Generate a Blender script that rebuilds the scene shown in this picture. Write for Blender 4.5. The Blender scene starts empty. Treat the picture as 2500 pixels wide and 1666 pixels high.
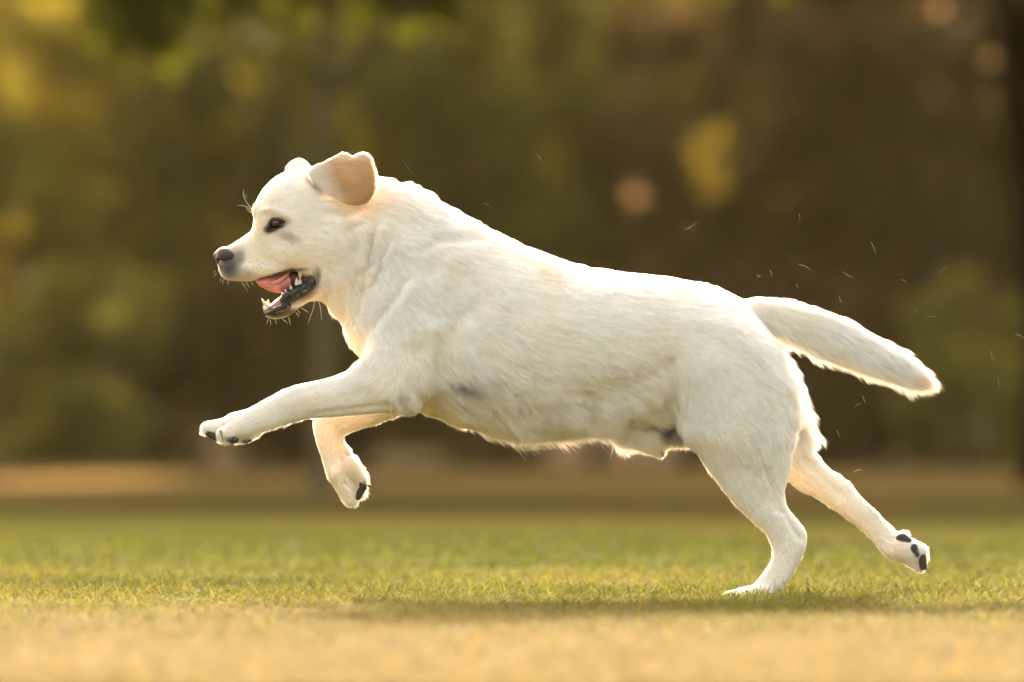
import bpy, math, random
import numpy as np
from math import radians as R
from mathutils import Vector, kdtree
import openvdb as vdb

# ------------------------------------------------------------------ camera, sky, sun, exposure
rng = np.random.default_rng(7)
random.seed(7)
scene = bpy.context.scene
COL = scene.collection

D = 8.5                      # distance camera - dog
FPX = 200 / 36 * 2500        # focal length in photo pixels
SX0, SY0 = 1250.0, 833.0     # image centre
HZ = 1094.0                  # horizon row
CAMH = (1465 - HZ) / FPX * D
TILT = math.atan((HZ - SY0) / FPX)
S = D / FPX                  # metres per photo pixel at the dog

cam_data = bpy.data.cameras.new('camera')
cam = bpy.data.objects.new('camera', cam_data)
COL.objects.link(cam)
cam.location = (0, -D, CAMH)
cam.rotation_euler = (math.pi / 2 + TILT, 0, 0)
cam_data.lens = 200
cam_data.sensor_width = 36
cam_data.clip_start = 0.1
cam_data.clip_end = 2000
cam_data.dof.use_dof = True
cam_data.dof.focus_distance = D - 0.08
cam_data.dof.aperture_fstop = 3.2
scene.camera = cam

SUN_EL, SUN_AZ = R(24), R(-7)    # azimuth measured from +Y (straight behind the dog) towards +X
world = bpy.data.worlds.new('World')
scene.world = world
world.use_nodes = True
nt = world.node_tree
bg = nt.nodes['Background']
sky = nt.nodes.new('ShaderNodeTexSky')
sky.sky_type = 'NISHITA'
sky.sun_disc = False
sky.sun_elevation = SUN_EL
sky.sun_rotation = SUN_AZ
sky.air_density = 1.2
sky.dust_density = 8.0
sky.ozone_density = 0.0
warm = nt.nodes.new('ShaderNodeVectorMath'); warm.operation = 'MULTIPLY'
warm.inputs[1].default_value = (1.0, 0.88, 0.76)      # golden evening air
nt.links.new(sky.outputs[0], warm.inputs[0]); nt.links.new(warm.outputs[0], bg.inputs[0])
bg.inputs[1].default_value = 0.15

sun_data = bpy.data.lights.new('sun', 'SUN')
sun_data.energy = 2.0
sun_data.angle = R(2.5)
sun_data.color = (1.0, 0.86, 0.66)
sun = bpy.data.objects.new('sun', sun_data)
COL.objects.link(sun)
sdir = Vector((math.sin(SUN_AZ) * math.cos(SUN_EL), math.cos(SUN_AZ) * math.cos(SUN_EL), math.sin(SUN_EL)))
sun.rotation_euler = sdir.to_track_quat('Z', 'Y').to_euler()
sun.location = sdir * 60

scene.view_settings.view_transform = 'Standard'
scene.view_settings.look = 'None'
scene.view_settings.gamma = 1
scene.view_settings.exposure = 2.96
scene.render.engine = 'CYCLES'
scene.cycles.use_denoising = True
scene.cycles.max_bounces = 14
scene.cycles.diffuse_bounces = 5
scene.cycles.glossy_bounces = 6
scene.cycles.transmission_bounces = 10
scene.cycles.transparent_max_bounces = 8

# ------------------------------------------------------------------ helpers
def W(sx, sy, Y=0.0):
    """photo pixel + depth -> point"""
    sx = np.asarray(sx, float); sy = np.asarray(sy, float); Y = np.asarray(Y, float)
    x = (sx - SX0) / FPX; y = -(sy - SY0) / FPX
    c, s = math.cos(TILT), math.sin(TILT)
    dy = c - y * s; dz = s + y * c
    t = (Y + D) / dy
    return np.stack(np.broadcast_arrays(x * t, Y, CAMH + dz * t), -1)

def PX(P):
    """point -> photo pixel"""
    P = np.asarray(P, float)
    c, s = math.cos(TILT), math.sin(TILT)
    a = P[..., 1] + D; b = P[..., 2] - CAMH
    f = a * c + b * s; u = -a * s + b * c
    return SX0 + FPX * P[..., 0] / f, SY0 - FPX * u / f

def tag(o, label=None, cat=None, group=None, kind=None):
    if label: o['label'] = label
    if cat: o['category'] = cat
    if group: o['group'] = group
    if kind: o['kind'] = kind
    return o

def mesh_obj(name, V, F, mat=None, parent=None, smooth=True):
    """V (n,3); F list of faces or a numpy (m,k) array"""
    me = bpy.data.meshes.new(name)
    V = np.asarray(V, np.float32)
    if isinstance(F, np.ndarray):
        k = F.shape[1]
        me.vertices.add(len(V)); me.vertices.foreach_set('co', V.ravel())
        me.loops.add(F.size); me.loops.foreach_set('vertex_index', F.astype(np.int32).ravel())
        me.polygons.add(len(F)); me.polygons.foreach_set('loop_start', np.arange(0, F.size, k, dtype=np.int32))
        me.update(calc_edges=True)
    else:
        me.from_pydata([tuple(v) for v in V], [], [tuple(f) for f in F])
    me.polygons.foreach_set('use_smooth', [smooth] * len(me.polygons))
    o = bpy.data.objects.new(name, me)
    if mat: me.materials.append(mat)
    COL.objects.link(o)
    if parent: o.parent = parent
    return o

def empty(name, loc):
    o = bpy.data.objects.new(name, None); COL.objects.link(o); o.location = loc
    o.empty_display_size = 0.1
    return o

def mat_new(name):
    m = bpy.data.materials.new(name); m.use_nodes = True
    n = m.node_tree.nodes; l = m.node_tree.links
    b = n['Principled BSDF']
    return m, n, l, b

def simple_mat(name, col, rough=0.5, noise=0.0, scale=40, bump=0.0, spec=0.5, coat=0.0, sss=0.0):
    m, n, l, b = mat_new(name)
    b.inputs['Roughness'].default_value = rough
    b.inputs['Specular IOR Level'].default_value = spec
    b.inputs['Coat Weight'].default_value = coat
    b.inputs['Coat Roughness'].default_value = 0.1
    if sss:
        b.inputs['Subsurface Weight'].default_value = sss
        b.inputs['Subsurface Radius'].default_value = (0.01, 0.004, 0.002)
        b.inputs['Subsurface Scale'].default_value = 0.5
    tc = n.new('ShaderNodeTexCoord'); nz = n.new('ShaderNodeTexNoise')
    nz.inputs['Scale'].default_value = scale; nz.inputs['Detail'].default_value = 4
    l.new(tc.outputs['Object'], nz.inputs['Vector'])
    rp = n.new('ShaderNodeMapRange')
    rp.inputs['To Min'].default_value = 1 - noise; rp.inputs['To Max'].default_value = 1 + noise
    l.new(nz.outputs['Fac'], rp.inputs['Value'])
    mx = n.new('ShaderNodeVectorMath'); mx.operation = 'SCALE'
    mx.inputs[0].default_value = col[:3]
    l.new(rp.outputs[0], mx.inputs['Scale']); l.new(mx.outputs[0], b.inputs['Base Color'])
    if bump:
        bp = n.new('ShaderNodeBump'); bp.inputs['Strength'].default_value = bump; bp.inputs['Distance'].default_value = 0.002
        l.new(nz.outputs['Fac'], bp.inputs['Height']); l.new(bp.outputs[0], b.inputs['Normal'])
    return m

def catmull(A, sub):
    A = np.asarray(A, float); n = len(A); out = []
    P = np.vstack([2 * A[0] - A[1], A, 2 * A[-1] - A[-2]])
    for i in range(n - 1):
        p0, p1, p2, p3 = P[i], P[i + 1], P[i + 2], P[i + 3]
        for k in range(sub):
            t = k / sub
            out.append(0.5 * ((2 * p1) + (-p0 + p2) * t + (2 * p0 - 5 * p1 + 4 * p2 - p3) * t * t + (-p0 + 3 * p1 - 3 * p2 + p3) * t ** 3))
    out.append(A[-1])
    return np.array(out)

def loft(sections, n=28, e=2.15, sub=6, cap=0.7):
    """sections: (Tx,Ty,Bx,By,half_width_px,depth_px) -> closed mesh in metres"""
    A = np.array([list(s[:4]) + [s[4] * S, s[5] * S] for s in sections], float)
    A = catmull(A, sub)
    T = W(A[:, 0], A[:, 1], A[:, 5]); B = W(A[:, 2], A[:, 3], A[:, 5])
    C = (T + B) / 2; U = (T - B) / 2; w = np.maximum(A[:, 4], 0.002)
    ang = np.linspace(0, 2 * math.pi, n, endpoint=False)
    ca, sa = np.cos(ang), np.sin(ang)
    ca = np.sign(ca) * np.abs(ca) ** (2 / e); sa = np.sign(sa) * np.abs(sa) ** (2 / e)
    rings = []
    def ring(c, u, ww, k=1.0):
        return c + k * (ca[:, None] * u + sa[:, None] * np.array([0, ww, 0]))
    def capr(i, j):
        d = C[i] - C[j]; d /= np.linalg.norm(d) + 1e-9
        r = min(np.linalg.norm(U[i]), w[i]) * cap
        return [ring(C[i] + d * r * math.sin(a), U[i], w[i], math.cos(a)) for a in (R(25), R(50), R(72), R(86))]
    rings += capr(0, 1)[::-1]
    rings += [ring(C[i], U[i], w[i]) for i in range(len(C))]
    rings += capr(-1, -2)
    m = len(rings)
    V = np.vstack(rings + [rings[0].mean(0)[None], rings[-1].mean(0)[None]])
    q = []
    for i in range(m - 1):
        for k in range(n):
            a, b = i * n + k, i * n + (k + 1) % n
            q.append((a, b, b + n, a + n))
    tr = []
    for k in range(n):
        tr.append((m * n, (k + 1) % n, k)); tr.append((m * n + 1, (m - 1) * n + k, (m - 1) * n + (k + 1) % n))
    return V, np.array(q), np.array(tr)

def capsule(p0, p1, r0, r1, flat=1.0, n=16):
    """tapered capsule between two points (metres)"""
    p0 = np.asarray(p0, float); p1 = np.asarray(p1, float)
    d = p1 - p0; L = np.linalg.norm(d); d = d / (L + 1e-9)
    a = np.cross(d, [0, 1, 0]); a /= np.linalg.norm(a) + 1e-9; b = np.cross(d, a)
    rings = []; ang = np.linspace(0, 2 * math.pi, n, endpoint=False)
    prof = [(-r0 * math.cos(t), r0 * math.sin(t)) for t in np.linspace(0.15, math.pi / 2, 5)]
    prof += [(L * k / 4, r0 + (r1 - r0) * k / 4) for k in (1, 2, 3)]
    prof += [(L + r1 * math.sin(t), r1 * math.cos(t)) for t in np.linspace(0, math.pi / 2 - 0.15, 5)]
    for h, r in prof:
        rings.append(p0 + d * h + r * (np.cos(ang)[:, None] * a * flat + np.sin(ang)[:, None] * b))
    m = len(rings)
    V = np.vstack(rings + [rings[0].mean(0)[None], rings[-1].mean(0)[None]])
    q = [(i * n + k, i * n + (k + 1) % n, (i + 1) * n + (k + 1) % n, (i + 1) * n + k) for i in range(m - 1) for k in range(n)]
    tr = []
    for k in range(n):
        tr.append((m * n, (k + 1) % n, k)); tr.append((m * n + 1, (m - 1) * n + k, (m - 1) * n + (k + 1) % n))
    return V, np.array(q), np.array(tr)

def tube(pts, rad, mat, name, parent, n=10, sub=5, squash=1.0, jitter=0.0):
    P = catmull(pts, sub); r = catmull(np.array(rad, float)[:, None], sub)[:, 0]
    if jitter: r = r * (1 + jitter * rng.standard_normal(len(r)))
    V = []; 
    tan = np.gradient(P, axis=0); tan /= np.linalg.norm(tan, axis=1)[:, None] + 1e-9
    ang = np.linspace(0, 2 * math.pi, n, endpoint=False)
    for i in range(len(P)):
        a = np.cross(tan[i], [0, 1, 0]); a /= np.linalg.norm(a) + 1e-9; b = np.cross(tan[i], a)
        V.append(P[i] + r[i] * (np.cos(ang)[:, None] * a + np.sin(ang)[:, None] * b * squash))
    m = len(V)
    V = np.vstack(V + [P[0][None], P[-1][None]])
    F = [(i * n + k, i * n + (k + 1) % n, (i + 1) * n + (k + 1) % n, (i + 1) * n + k) for i in range(m - 1) for k in range(n)]
    F += [(m * n, (k + 1) % n, k) for k in range(n)] + [(m * n + 1, (m - 1) * n + k, (m - 1) * n + (k + 1) % n) for k in range(n)]
    return mesh_obj(name, V, F, mat, parent)

# value noise in numpy (smooth, 3D)
_tab = rng.random(4096)
def vnoise(P, sc, seed=0):
    Q = np.asarray(P, float) * sc + 100.0 + seed * 17.3
    I = np.floor(Q).astype(np.int64); f = Q - I; f = f * f * (3 - 2 * f)
    out = 0
    for dx in (0, 1):
        for dy in (0, 1):
            for dz in (0, 1):
                h = ((I[:, 0] + dx) * 73856093 ^ (I[:, 1] + dy) * 19349663 ^ (I[:, 2] + dz) * 83492791) & 4095
                w = (f[:, 0] if dx else 1 - f[:, 0]) * (f[:, 1] if dy else 1 - f[:, 1]) * (f[:, 2] if dz else 1 - f[:, 2])
                out = out + w * _tab[h]
    return out * 2 - 1

# ------------------------------------------------------------------ ground
exec_ground = True
def build_ground():
    m, n, l, b = mat_new('ground_soil_and_turf')
    b.inputs['Roughness'].default_value = 1.0; b.inputs['Specular IOR Level'].default_value = 0.0
    tc = n.new('ShaderNodeTexCoord'); sep = n.new('ShaderNodeSeparateXYZ'); l.new(tc.outputs['Object'], sep.inputs[0])
    def noise(sc, det=4, out='Fac'):
        z = n.new('ShaderNodeTexNoise'); z.inputs['Scale'].default_value = sc; z.inputs['Detail'].default_value = det
        l.new(tc.outputs['Object'], z.inputs['Vector']); return z.outputs[out]
    def math_(op, a, bb):
        k = n.new('ShaderNodeMath'); k.operation = op
        for i, v in enumerate((a, bb)):
            if isinstance(v, (int, float)): k.inputs[i].default_value = v
            else: l.new(v, k.inputs[i])
        return k.outputs[0]
    def rng_(v, a, bb):
        k = n.new('ShaderNodeMapRange'); k.interpolation_type = 'SMOOTHSTEP'; l.new(v, k.inputs['Value'])
        k.inputs['From Min'].default_value = a; k.inputs['From Max'].default_value = bb; return k.outputs[0]
    def mix(f, a, bb):
        k = n.new('ShaderNodeMix'); k.data_type = 'RGBA'; l.new(f, k.inputs[0])
        for i, v in ((6, a), (7, bb)):
            if isinstance(v, tuple): k.inputs[i].default_value = v + (1,)
            else: l.new(v, k.inputs[i])
        return k.outputs[2]
    y = sep.outputs['Y']
    yj = math_('ADD', y, math_('MULTIPLY', math_('SUBTRACT', noise(0.14, 3), 0.5), 30.0))
    yn = math_('ADD', y, math_('MULTIPLY', math_('SUBTRACT', noise(1.2, 3), 0.5), 0.6))
    green = mix(rng_(noise(0.6, 4), 0.42, 0.6), (0.058, 0.054, 0.015), (0.036, 0.042, 0.011))
    dry = mix(noise(9, 4), (0.115, 0.092, 0.040), (0.105, 0.082, 0.034))
    brown = mix(rng_(noise(0.25, 4), 0.35, 0.65), (0.022, 0.018, 0.008), (0.042, 0.031, 0.013))
    c1 = mix(rng_(yn, -1.8, 0.0), dry, green)
    c2 = mix(rng_(yj, 4.0, 19.0), c1, brown)
    # pool of sunlight painted as paler soil on the far left
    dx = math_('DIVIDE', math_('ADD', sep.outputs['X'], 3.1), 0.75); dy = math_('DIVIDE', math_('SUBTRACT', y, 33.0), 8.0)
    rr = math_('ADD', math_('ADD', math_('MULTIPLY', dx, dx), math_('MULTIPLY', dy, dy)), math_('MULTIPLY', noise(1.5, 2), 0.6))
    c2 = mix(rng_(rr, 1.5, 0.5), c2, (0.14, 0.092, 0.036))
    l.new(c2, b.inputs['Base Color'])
    bp = n.new('ShaderNodeBump'); bp.inputs['Strength'].default_value = 0.6; bp.inputs['Distance'].default_value = 0.02
    l.new(noise(60, 5), bp.inputs['Height']); l.new(bp.outputs[0], b.inputs['Normal'])
    nx = 60
    xs = np.linspace(-400, 400, nx); ys = np.concatenate([np.linspace(-60, -12, 8), np.linspace(-11, 30, 60), np.linspace(32, 120, 30), np.linspace(140, 900, 12)])
    X, Yg = np.meshgrid(xs, ys); Z = np.zeros_like(X)
    V = np.stack([X, Yg, Z], -1).reshape(-1, 3); k = len(xs)
    i, j = np.meshgrid(np.arange(len(ys) - 1), np.arange(k - 1), indexing='ij')
    a = (i * k + j).ravel()
    F = np.stack([a, a + 1, a + k + 1, a + k], 1)
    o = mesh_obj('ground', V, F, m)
    tag(o, kind='structure')

def leaf_mat(name, cols, trans=0.5, attr=True, tcol=None):
    """leaf material: diffuse + translucent, colour varies per leaf (mesh attribute 'rnd')"""
    m, n, l, b = mat_new(name)
    at = n.new('ShaderNodeAttribute'); at.attribute_name = 'rnd'
    rp = n.new('ShaderNodeValToRGB'); el = rp.color_ramp.elements
    el[0].color = cols[0] + (1,); el[1].color = cols[-1] + (1,)
    for i, c in enumerate(cols[1:-1]):
        e = el.new((i + 1) / (len(cols) - 1)); e.color = c + (1,)
    l.new(at.outputs['Fac'], rp.inputs[0])
    l.new(rp.outputs[0], b.inputs['Base Color']); b.inputs['Roughness'].default_value = 0.75
    b.inputs['Specular IOR Level'].default_value = 0.1
    tr = n.new('ShaderNodeBsdfTranslucent'); l.new(rp.outputs[0], tr.inputs[0])
    mx = n.new('ShaderNodeMixShader'); mx.inputs[0].default_value = trans
    l.new(b.outputs[0], mx.inputs[1]); l.new(tr.outputs[0], mx.inputs[2])
    l.new(mx.outputs[0], n['Material Output'].inputs[0])
    return m

def set_attr(me, name, vals, domain='POINT'):
    a = me.attributes.new(name, 'FLOAT', domain); a.data.foreach_set('value', np.asarray(vals, np.float32))

def blades(name, base, h, wdt, lean, mat, rnd, segs=3):
    """grass: every blade a tapered bent strip"""
    N = len(base); az = rng.random(N) * 2 * math.pi
    side = np.stack([np.cos(az), np.sin(az), np.zeros(N)], 1)
    la = rng.random(N) * 2 * math.pi
    ld = np.stack([np.cos(la), np.sin(la), np.zeros(N)], 1)
    V = np.zeros((N, segs * 2 + 1, 3))
    for k in range(segs + 1):
        t = k / segs
        c = base + np.array([0, 0, 1]) * (h * (t - 0.25 * np.minimum(lean, 1.2) * t * t))[:, None] + ld * (h * lean * t ** 2)[:, None]
        if k < segs:
            ww = wdt * (1 - 0.75 * t ** 1.5)
            V[:, 2 * k] = c - side * ww[:, None]; V[:, 2 * k + 1] = c + side * ww[:, None]
        else: V[:, 2 * k] = c
    nv = segs * 2 + 1; off = np.arange(N)[:, None] * nv
    tris = []
    for k in range(segs - 1):
        tris += [(2 * k, 2 * k + 1, 2 * k + 3), (2 * k, 2 * k + 3, 2 * k + 2)]
    tris.append((2 * segs - 2, 2 * segs - 1, 2 * segs))
    F = (off[:, :, None] + np.array(tris)[None]).reshape(-1, 3)
    o = mesh_obj(name, V.reshape(-1, 3), F, mat)
    set_attr(o.data, 'rnd', np.repeat(rnd, nv))
    return o

def build_grass():
    gm = leaf_mat('green_grass_blade', [(0.050, 0.062, 0.012), (0.108, 0.108, 0.022), (0.155, 0.145, 0.036), (0.21, 0.175, 0.075)], 0.5)
    sm = leaf_mat('dry_grass_blade', [(0.205, 0.167, 0.080), (0.195, 0.157, 0.072), (0.17, 0.135, 0.058), (0.14, 0.127, 0.038)], 0.45)
    def scatter(N, y0, y1, pw=1.0, margin=1.18):
        Y = y0 + (y1 - y0) * rng.random(N) ** pw
        hw = (Y + D) * 1250 / FPX * margin + 0.12
        X = (rng.random(N) * 2 - 1) * hw
        return np.stack([X, Y, np.zeros(N) - 0.001], 1)
    def fade(N):
        Y = 1.3 + np.minimum(-np.log(rng.random(N) + 1e-6) * 0.9, 9)
        X = (rng.random(N) * 2 - 1) * ((Y + D) * 1250 / FPX * 1.2 + 0.15)
        return np.stack([X, Y, np.zeros(N) - 0.001], 1)
    # green lawn behind and around the dog
    edge = lambda P: -0.80 + 0.30 * vnoise(P, 1.7, 3) + 0.08 * vnoise(P, 7, 4)
    P = np.vstack([scatter(125000, -2.0, 1.3), fade(24000)])
    P = P[(P[:, 1] > edge(P) + 0.42 * rng.standard_normal(len(P))) | (rng.random(len(P)) < 0.05)]
    far = np.clip((P[:, 1]) / 4, 0, 1)
    h = 0.010 + 0.012 * rng.random(len(P)) + 0.010 * rng.random(len(P)) ** 4
    h *= 1 + 0.35 * vnoise(P, 4.5, 5)
    rnd = np.clip(0.34 + 0.22 * vnoise(P, 2.0, 6) + 0.18 * rng.standard_normal(len(P)) - 0.45 * far, 0, 1)
    o = blades('grass', P, h * (1 + 0.6 * far), (0.0011 + 0.0009 * rng.random(len(P))) * (1 + 1.2 * far), 0.5 + 0.9 * rng.random(len(P)), gm, rnd)
    tag(o, 'short green lawn grass lit from behind, around and beyond the dog', 'grass', kind='stuff')
    # sparse taller blades in tufts
    tc = scatter(650, -0.6, 1.8); tc = tc[tc[:, 1] > edge(tc) - 0.08]
    rep = rng.integers(2, 9, len(tc)); base = np.repeat(tc, rep, 0)
    base = base + np.stack([rng.normal(0, 0.022, len(base)), rng.normal(0, 0.03, len(base)), np.zeros(len(base))], 1)
    # grass standing in front of the planted hind foot
    ff = W(1825, 1462, -0.2)
    fb = np.stack([ff[0] + rng.uniform(-0.11, 0.11, 110), rng.uniform(-0.26, -0.11, 110), np.zeros(110)], 1)
    base = np.vstack([base, fb])
    hh = 0.018 + 0.026 * rng.random(len(base)) ** 1.3
    o2 = blades('tall_grass', base, hh, 0.0008 + 0.0007 * rng.random(len(base)), 0.2 + 0.6 * rng.random(len(base)), gm, np.clip(0.2 + 0.2 * rng.standard_normal(len(base)), 0, 0.8), 4)
    tag(o2, 'taller darker blades of grass standing up in tufts from the lawn', 'grass', kind='stuff')
    # dry straw-coloured grass in the foreground
    Q = np.vstack([scatter(85000, -3.2, -0.15, 0.8), scatter(9000, -0.3, 1.4)])
    Q = Q[(Q[:, 1] < edge(Q) + 0.05 + 0.45 * rng.standard_normal(len(Q))) | (rng.random(len(Q)) < 0.12)]
    h = 0.009 + 0.013 * rng.random(len(Q))
    o3 = blades('dry_grass', Q, h, 0.0012 + 0.0010 * rng.random(len(Q)), 0.6 + 1.2 * rng.random(len(Q)), sm,
                np.clip(0.35 + 0.25 * vnoise(Q, 3, 8) + 0.2 * rng.standard_normal(len(Q)), 0, 1))
    tag(o3, 'dry straw coloured grass filling the blurred foreground', 'grass', kind='stuff')

# ------------------------------------------------------------------ dog
BODY_LOFTS = {}
VS = 0.0026
def add_sdf(grids, V, q, t, k, op='union'):
    g = vdb.FloatGrid.createLevelSetFromPolygons(np.asarray(V, np.float32), triangles=np.asarray(t, np.uint32), quads=np.asarray(q, np.uint32),
                                                transform=vdb.createLinearTransform(VS), halfWidth=14.0)
    grids.append((g, k, op))

def build_dog():
    root = empty('dog', tuple(W(1500, 1465, 0.0)))
    root.location = (float(W(1500, 1400, 0)[0]), 0, 0)
    tag(root, 'cream white labrador running with its mouth open over the grass', 'dog')
    grids = []
    U = lambda secs, k=0.016, op='union', **kw: add_sdf(grids, *loft(secs, **kw), k, op)
    # trunk and neck
    U([(850, 418, 805, 748, 88, -4), (900, 432, 830, 778, 96, 0), (960, 444, 846, 812, 108, 0), (1030, 466, 856, 840, 122, 0), (1095, 503, 885, 885, 140, 0),
       (1169, 544, 960, 975, 165, 0), (1275, 597, 1075, 1020, 192, 0), (1400, 643, 1210, 1050, 206, 0), (1500, 662, 1350, 1052, 204, 0),
       (1594, 674, 1480, 1040, 188, 0), (1690, 687, 1600, 1032, 172, 0), (1755, 706, 1715, 1040, 166, 0), (1806, 732, 1835, 1040, 150, 0),
       (1852, 778, 1912, 1030, 120, 0), (1882, 852, 1938, 1005, 86, 0)], e=2.1, n=40, cap=0.22)
    # skull and muzzle
    U([(526, 622, 530, 650, 16, 4), (537, 610, 536, 668, 29, 3), (566, 593, 553, 684, 39, 2), (592, 577, 585, 689, 44, 0), (611, 563, 618, 687, 48, -1),
       (617, 538, 662, 674, 58, -3), (622, 500, 700, 664, 76, -4), (645, 458, 742, 676, 94, -5), (686, 424, 785, 712, 104, -5),
       (745, 410, 812, 752, 108, -5), (815, 408, 830, 770, 102, -3), (880, 425, 860, 780, 92, 0)], 0.010, e=2.35, n=36)
    # cheek and brow
    add_sdf(grids, *capsule(W(720, 610, -62 * S), W(790, 600, -66 * S), 42 * S, 50 * S), 0.02)
    add_sdf(grids, *capsule(W(720, 610, 52 * S), W(790, 600, 58 * S), 42 * S, 50 * S), 0.02)
    for sg in (-1, 1):
        add_sdf(grids, *capsule(W(632, 513, sg * 34 * S), W(690, 490, sg * 66 * S), 17 * S, 20 * S), 0.012)
        add_sdf(grids, *capsule(W(560, 660, sg * 22 * S), W(690, 652, sg * 44 * S), 22 * S, 20 * S), 0.010)   # flews
    # lower jaw
    U([(650, 760, 650, 775, 16, 0), (668, 752, 668, 781, 26, 0), (690, 746, 697, 776, 34, 0), (714, 732, 722, 760, 42, 0), (742, 715, 750, 739, 52, 0),
       (770, 672, 785, 735, 66, 0), (800, 650, 815, 745, 76, 0)], 0.006, n=28)
    # near foreleg with shoulder
    U([(985, 600, 1160, 690, 42, -88), (925, 730, 1150, 820, 66, -106), (893, 850, 1070, 935, 68, -125), (868, 893, 1016, 1000, 54, -135)], 0.034, e=2.1)
    U([(905, 872, 1014, 1000, 50, -138), (853, 903, 915, 1012, 43, -142), (811, 919, 838, 1020, 37, -144), (741, 934, 762, 1024, 32, -146),
       (701, 947, 719, 1032, 30, -147), (656, 969, 676, 1044, 29, -148), (617, 990, 641, 1056, 31, -148), (590, 1002, 612, 1066, 34, -149),
       (560, 1010, 580, 1070, 36, -150)], 0.014)
    add_sdf(grids, *capsule(W(985, 960, -138 * S), W(1003, 985, -138 * S), 32 * S, 20 * S), 0.012)
    toe = lambda x0, y0, x1, y1, dp, r0, r1, k=0.004: add_sdf(grids, *capsule(W(x0, y0, dp * S), W(x1, y1, dp * S), r0 * S, r1 * S), k)
    toe(585, 1036, 508, 1047, -140, 25, 21); toe(590, 1040, 513, 1046, -112, 24, 18); toe(590, 1042, 548, 1061, -172, 24, 22); toe(590, 1042, 545, 1062, -118, 22, 20)
    toe(620, 1050, 585, 1066, -148, 22, 17)
    # far foreleg
    U([(900, 850, 1050, 960, 60, 110), (880, 915, 985, 1008, 46, 118), (850, 940, 925, 1036, 40, 120), (800, 965, 872, 1054, 35, 122), (768, 1010, 846, 1062, 33, 124),
       (764, 1045, 844, 1078, 31, 125), (772, 1088, 851, 1090, 29, 126), (784, 1125, 862, 1116, 30, 127), (797, 1165, 874, 1145, 32, 128)], 0.016)
    toe(835, 1150, 860, 1222, 116, 33, 19); toe(846, 1150, 872, 1200, 140, 32, 22); toe(820, 1160, 851, 1226, 132, 24, 15); toe(855, 1140, 880, 1165, 104, 26, 18)
    # near hind leg
    U([(1640, 800, 1880, 850, 90, -85), (1640, 920, 1930, 950, 102, -92), (1662, 1050, 1944, 1050, 90, -104), (1705, 1115, 1938, 1105, 74, -110), (1740, 1165, 1932, 1152, 60, -114),
       (1787, 1229, 1919, 1200, 46, -117), (1834, 1276, 1926, 1238, 37, -119), (1867, 1308, 1950, 1268, 31, -120), (1881, 1342, 1972, 1303, 28, -120),
       (1877, 1372, 1969, 1342, 27, -120), (1854, 1407, 1948, 1390, 27, -121), (1832, 1434, 1920, 1432, 29, -122), (1822, 1446, 1895, 1458, 30, -122)], 0.03)
    toe(1860, 1444, 1785, 1456, -138, 22, 17); toe(1860, 1444, 1778, 1457, -110, 22, 17); toe(1865, 1447, 1800, 1460, -156, 20, 15); toe(1865, 1446, 1796, 1459, -92, 20, 15)
    # far hind leg
    U([(1760, 900, 1935, 905, 82, 78), (1800, 1000, 1960, 1020, 74, 90), (1850, 1090, 1976, 1088, 56, 104), (1935, 1188, 2020, 1138, 42, 110), (1985, 1216, 2050, 1160, 37, 112),
       (2022, 1240, 2077, 1177, 33, 113), (2058, 1265, 2099, 1206, 30, 114), (2098, 1294, 2142, 1247, 27, 115), (2128, 1322, 2168, 1278, 26, 116),
       (2148, 1350, 2193, 1302, 28, 116), (2170, 1366, 2215, 1318, 33, 116)], 0.018)
    toe(2195, 1340, 2232, 1350, 100, 30, 30, 0.006); toe(2200, 1345, 2244, 1382, 104, 26, 19); toe(2205, 1340, 2250, 1362, 128, 26, 20); toe(2200, 1335, 2250, 1345, 92, 24, 18); toe(2190, 1318, 2206, 1310, 108, 18, 14)
    # tail
    U([(1770, 747, 1826, 846, 44, 0), (1815, 733, 1856, 832, 42, 0), (1870, 730, 1889, 824, 41, 0), (1950, 741, 1932, 837, 41, 0), (2048, 773, 2004, 866, 39, 0),
       (2122, 812, 2078, 896, 36, 0), (2200, 862, 2165, 921, 28, 0), (2246, 900, 2222, 936, 18, 0), (2268, 926, 2256, 942, 9, 0)], 0.010)
    # sheath
    add_sdf(grids, *capsule(W(1540, 1045, -6 * S), W(1606, 1098, -6 * S), 34 * S, 21 * S), 0.016)
    add_sdf(grids, *capsule(W(1600, 1060, -6 * S), W(1700, 1048, -10 * S), 30 * S, 32 * S), 0.012)
    add_sdf(grids, *capsule(W(990, 470, 0), W(1040, 486, 0), 20 * S, 19 * S), 0.008)
    # combine
    lo = np.array([1e9] * 3); hi = -lo
    for g, k, op in grids:
        a, b = g.evalActiveVoxelBoundingBox(); lo = np.minimum(lo, a); hi = np.maximum(hi, b)
    lo = lo.astype(int) - 4; dims = (hi - lo + 9).astype(int)
    bgv = 14 * VS
    F = np.full(dims, bgv, np.float32)
    for g, k, op in grids:
        a, b = g.evalActiveVoxelBoundingBox(); a = np.array(a) - 1; b = np.array(b) + 2
        arr = np.zeros(b - a, np.float32); g.copyToArray(arr, ijk=tuple(int(v) for v in a))
        sl = tuple(slice(a[i] - lo[i], b[i] - lo[i]) for i in range(3))
        f = F[sl]
        h = np.clip(k - np.abs(f - arr), 0, None)
        F[sl] = np.minimum(f, arr) - h * h / (4 * k)
    F = F + 0.0022            # room for the coat
    g = vdb.FloatGrid(bgv); g.transform = vdb.createLinearTransform(VS)
    g.copyFromArray(F, ijk=tuple(int(v) for v in lo), tolerance=0.0)
    g.gridClass = vdb.GridClass.LEVEL_SET
    V, Q = g.convertToQuads(isovalue=0.0)
    V = np.asarray(V, float); Q = np.asarray(Q, np.int64)[:, ::-1]
    del F, grids
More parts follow.
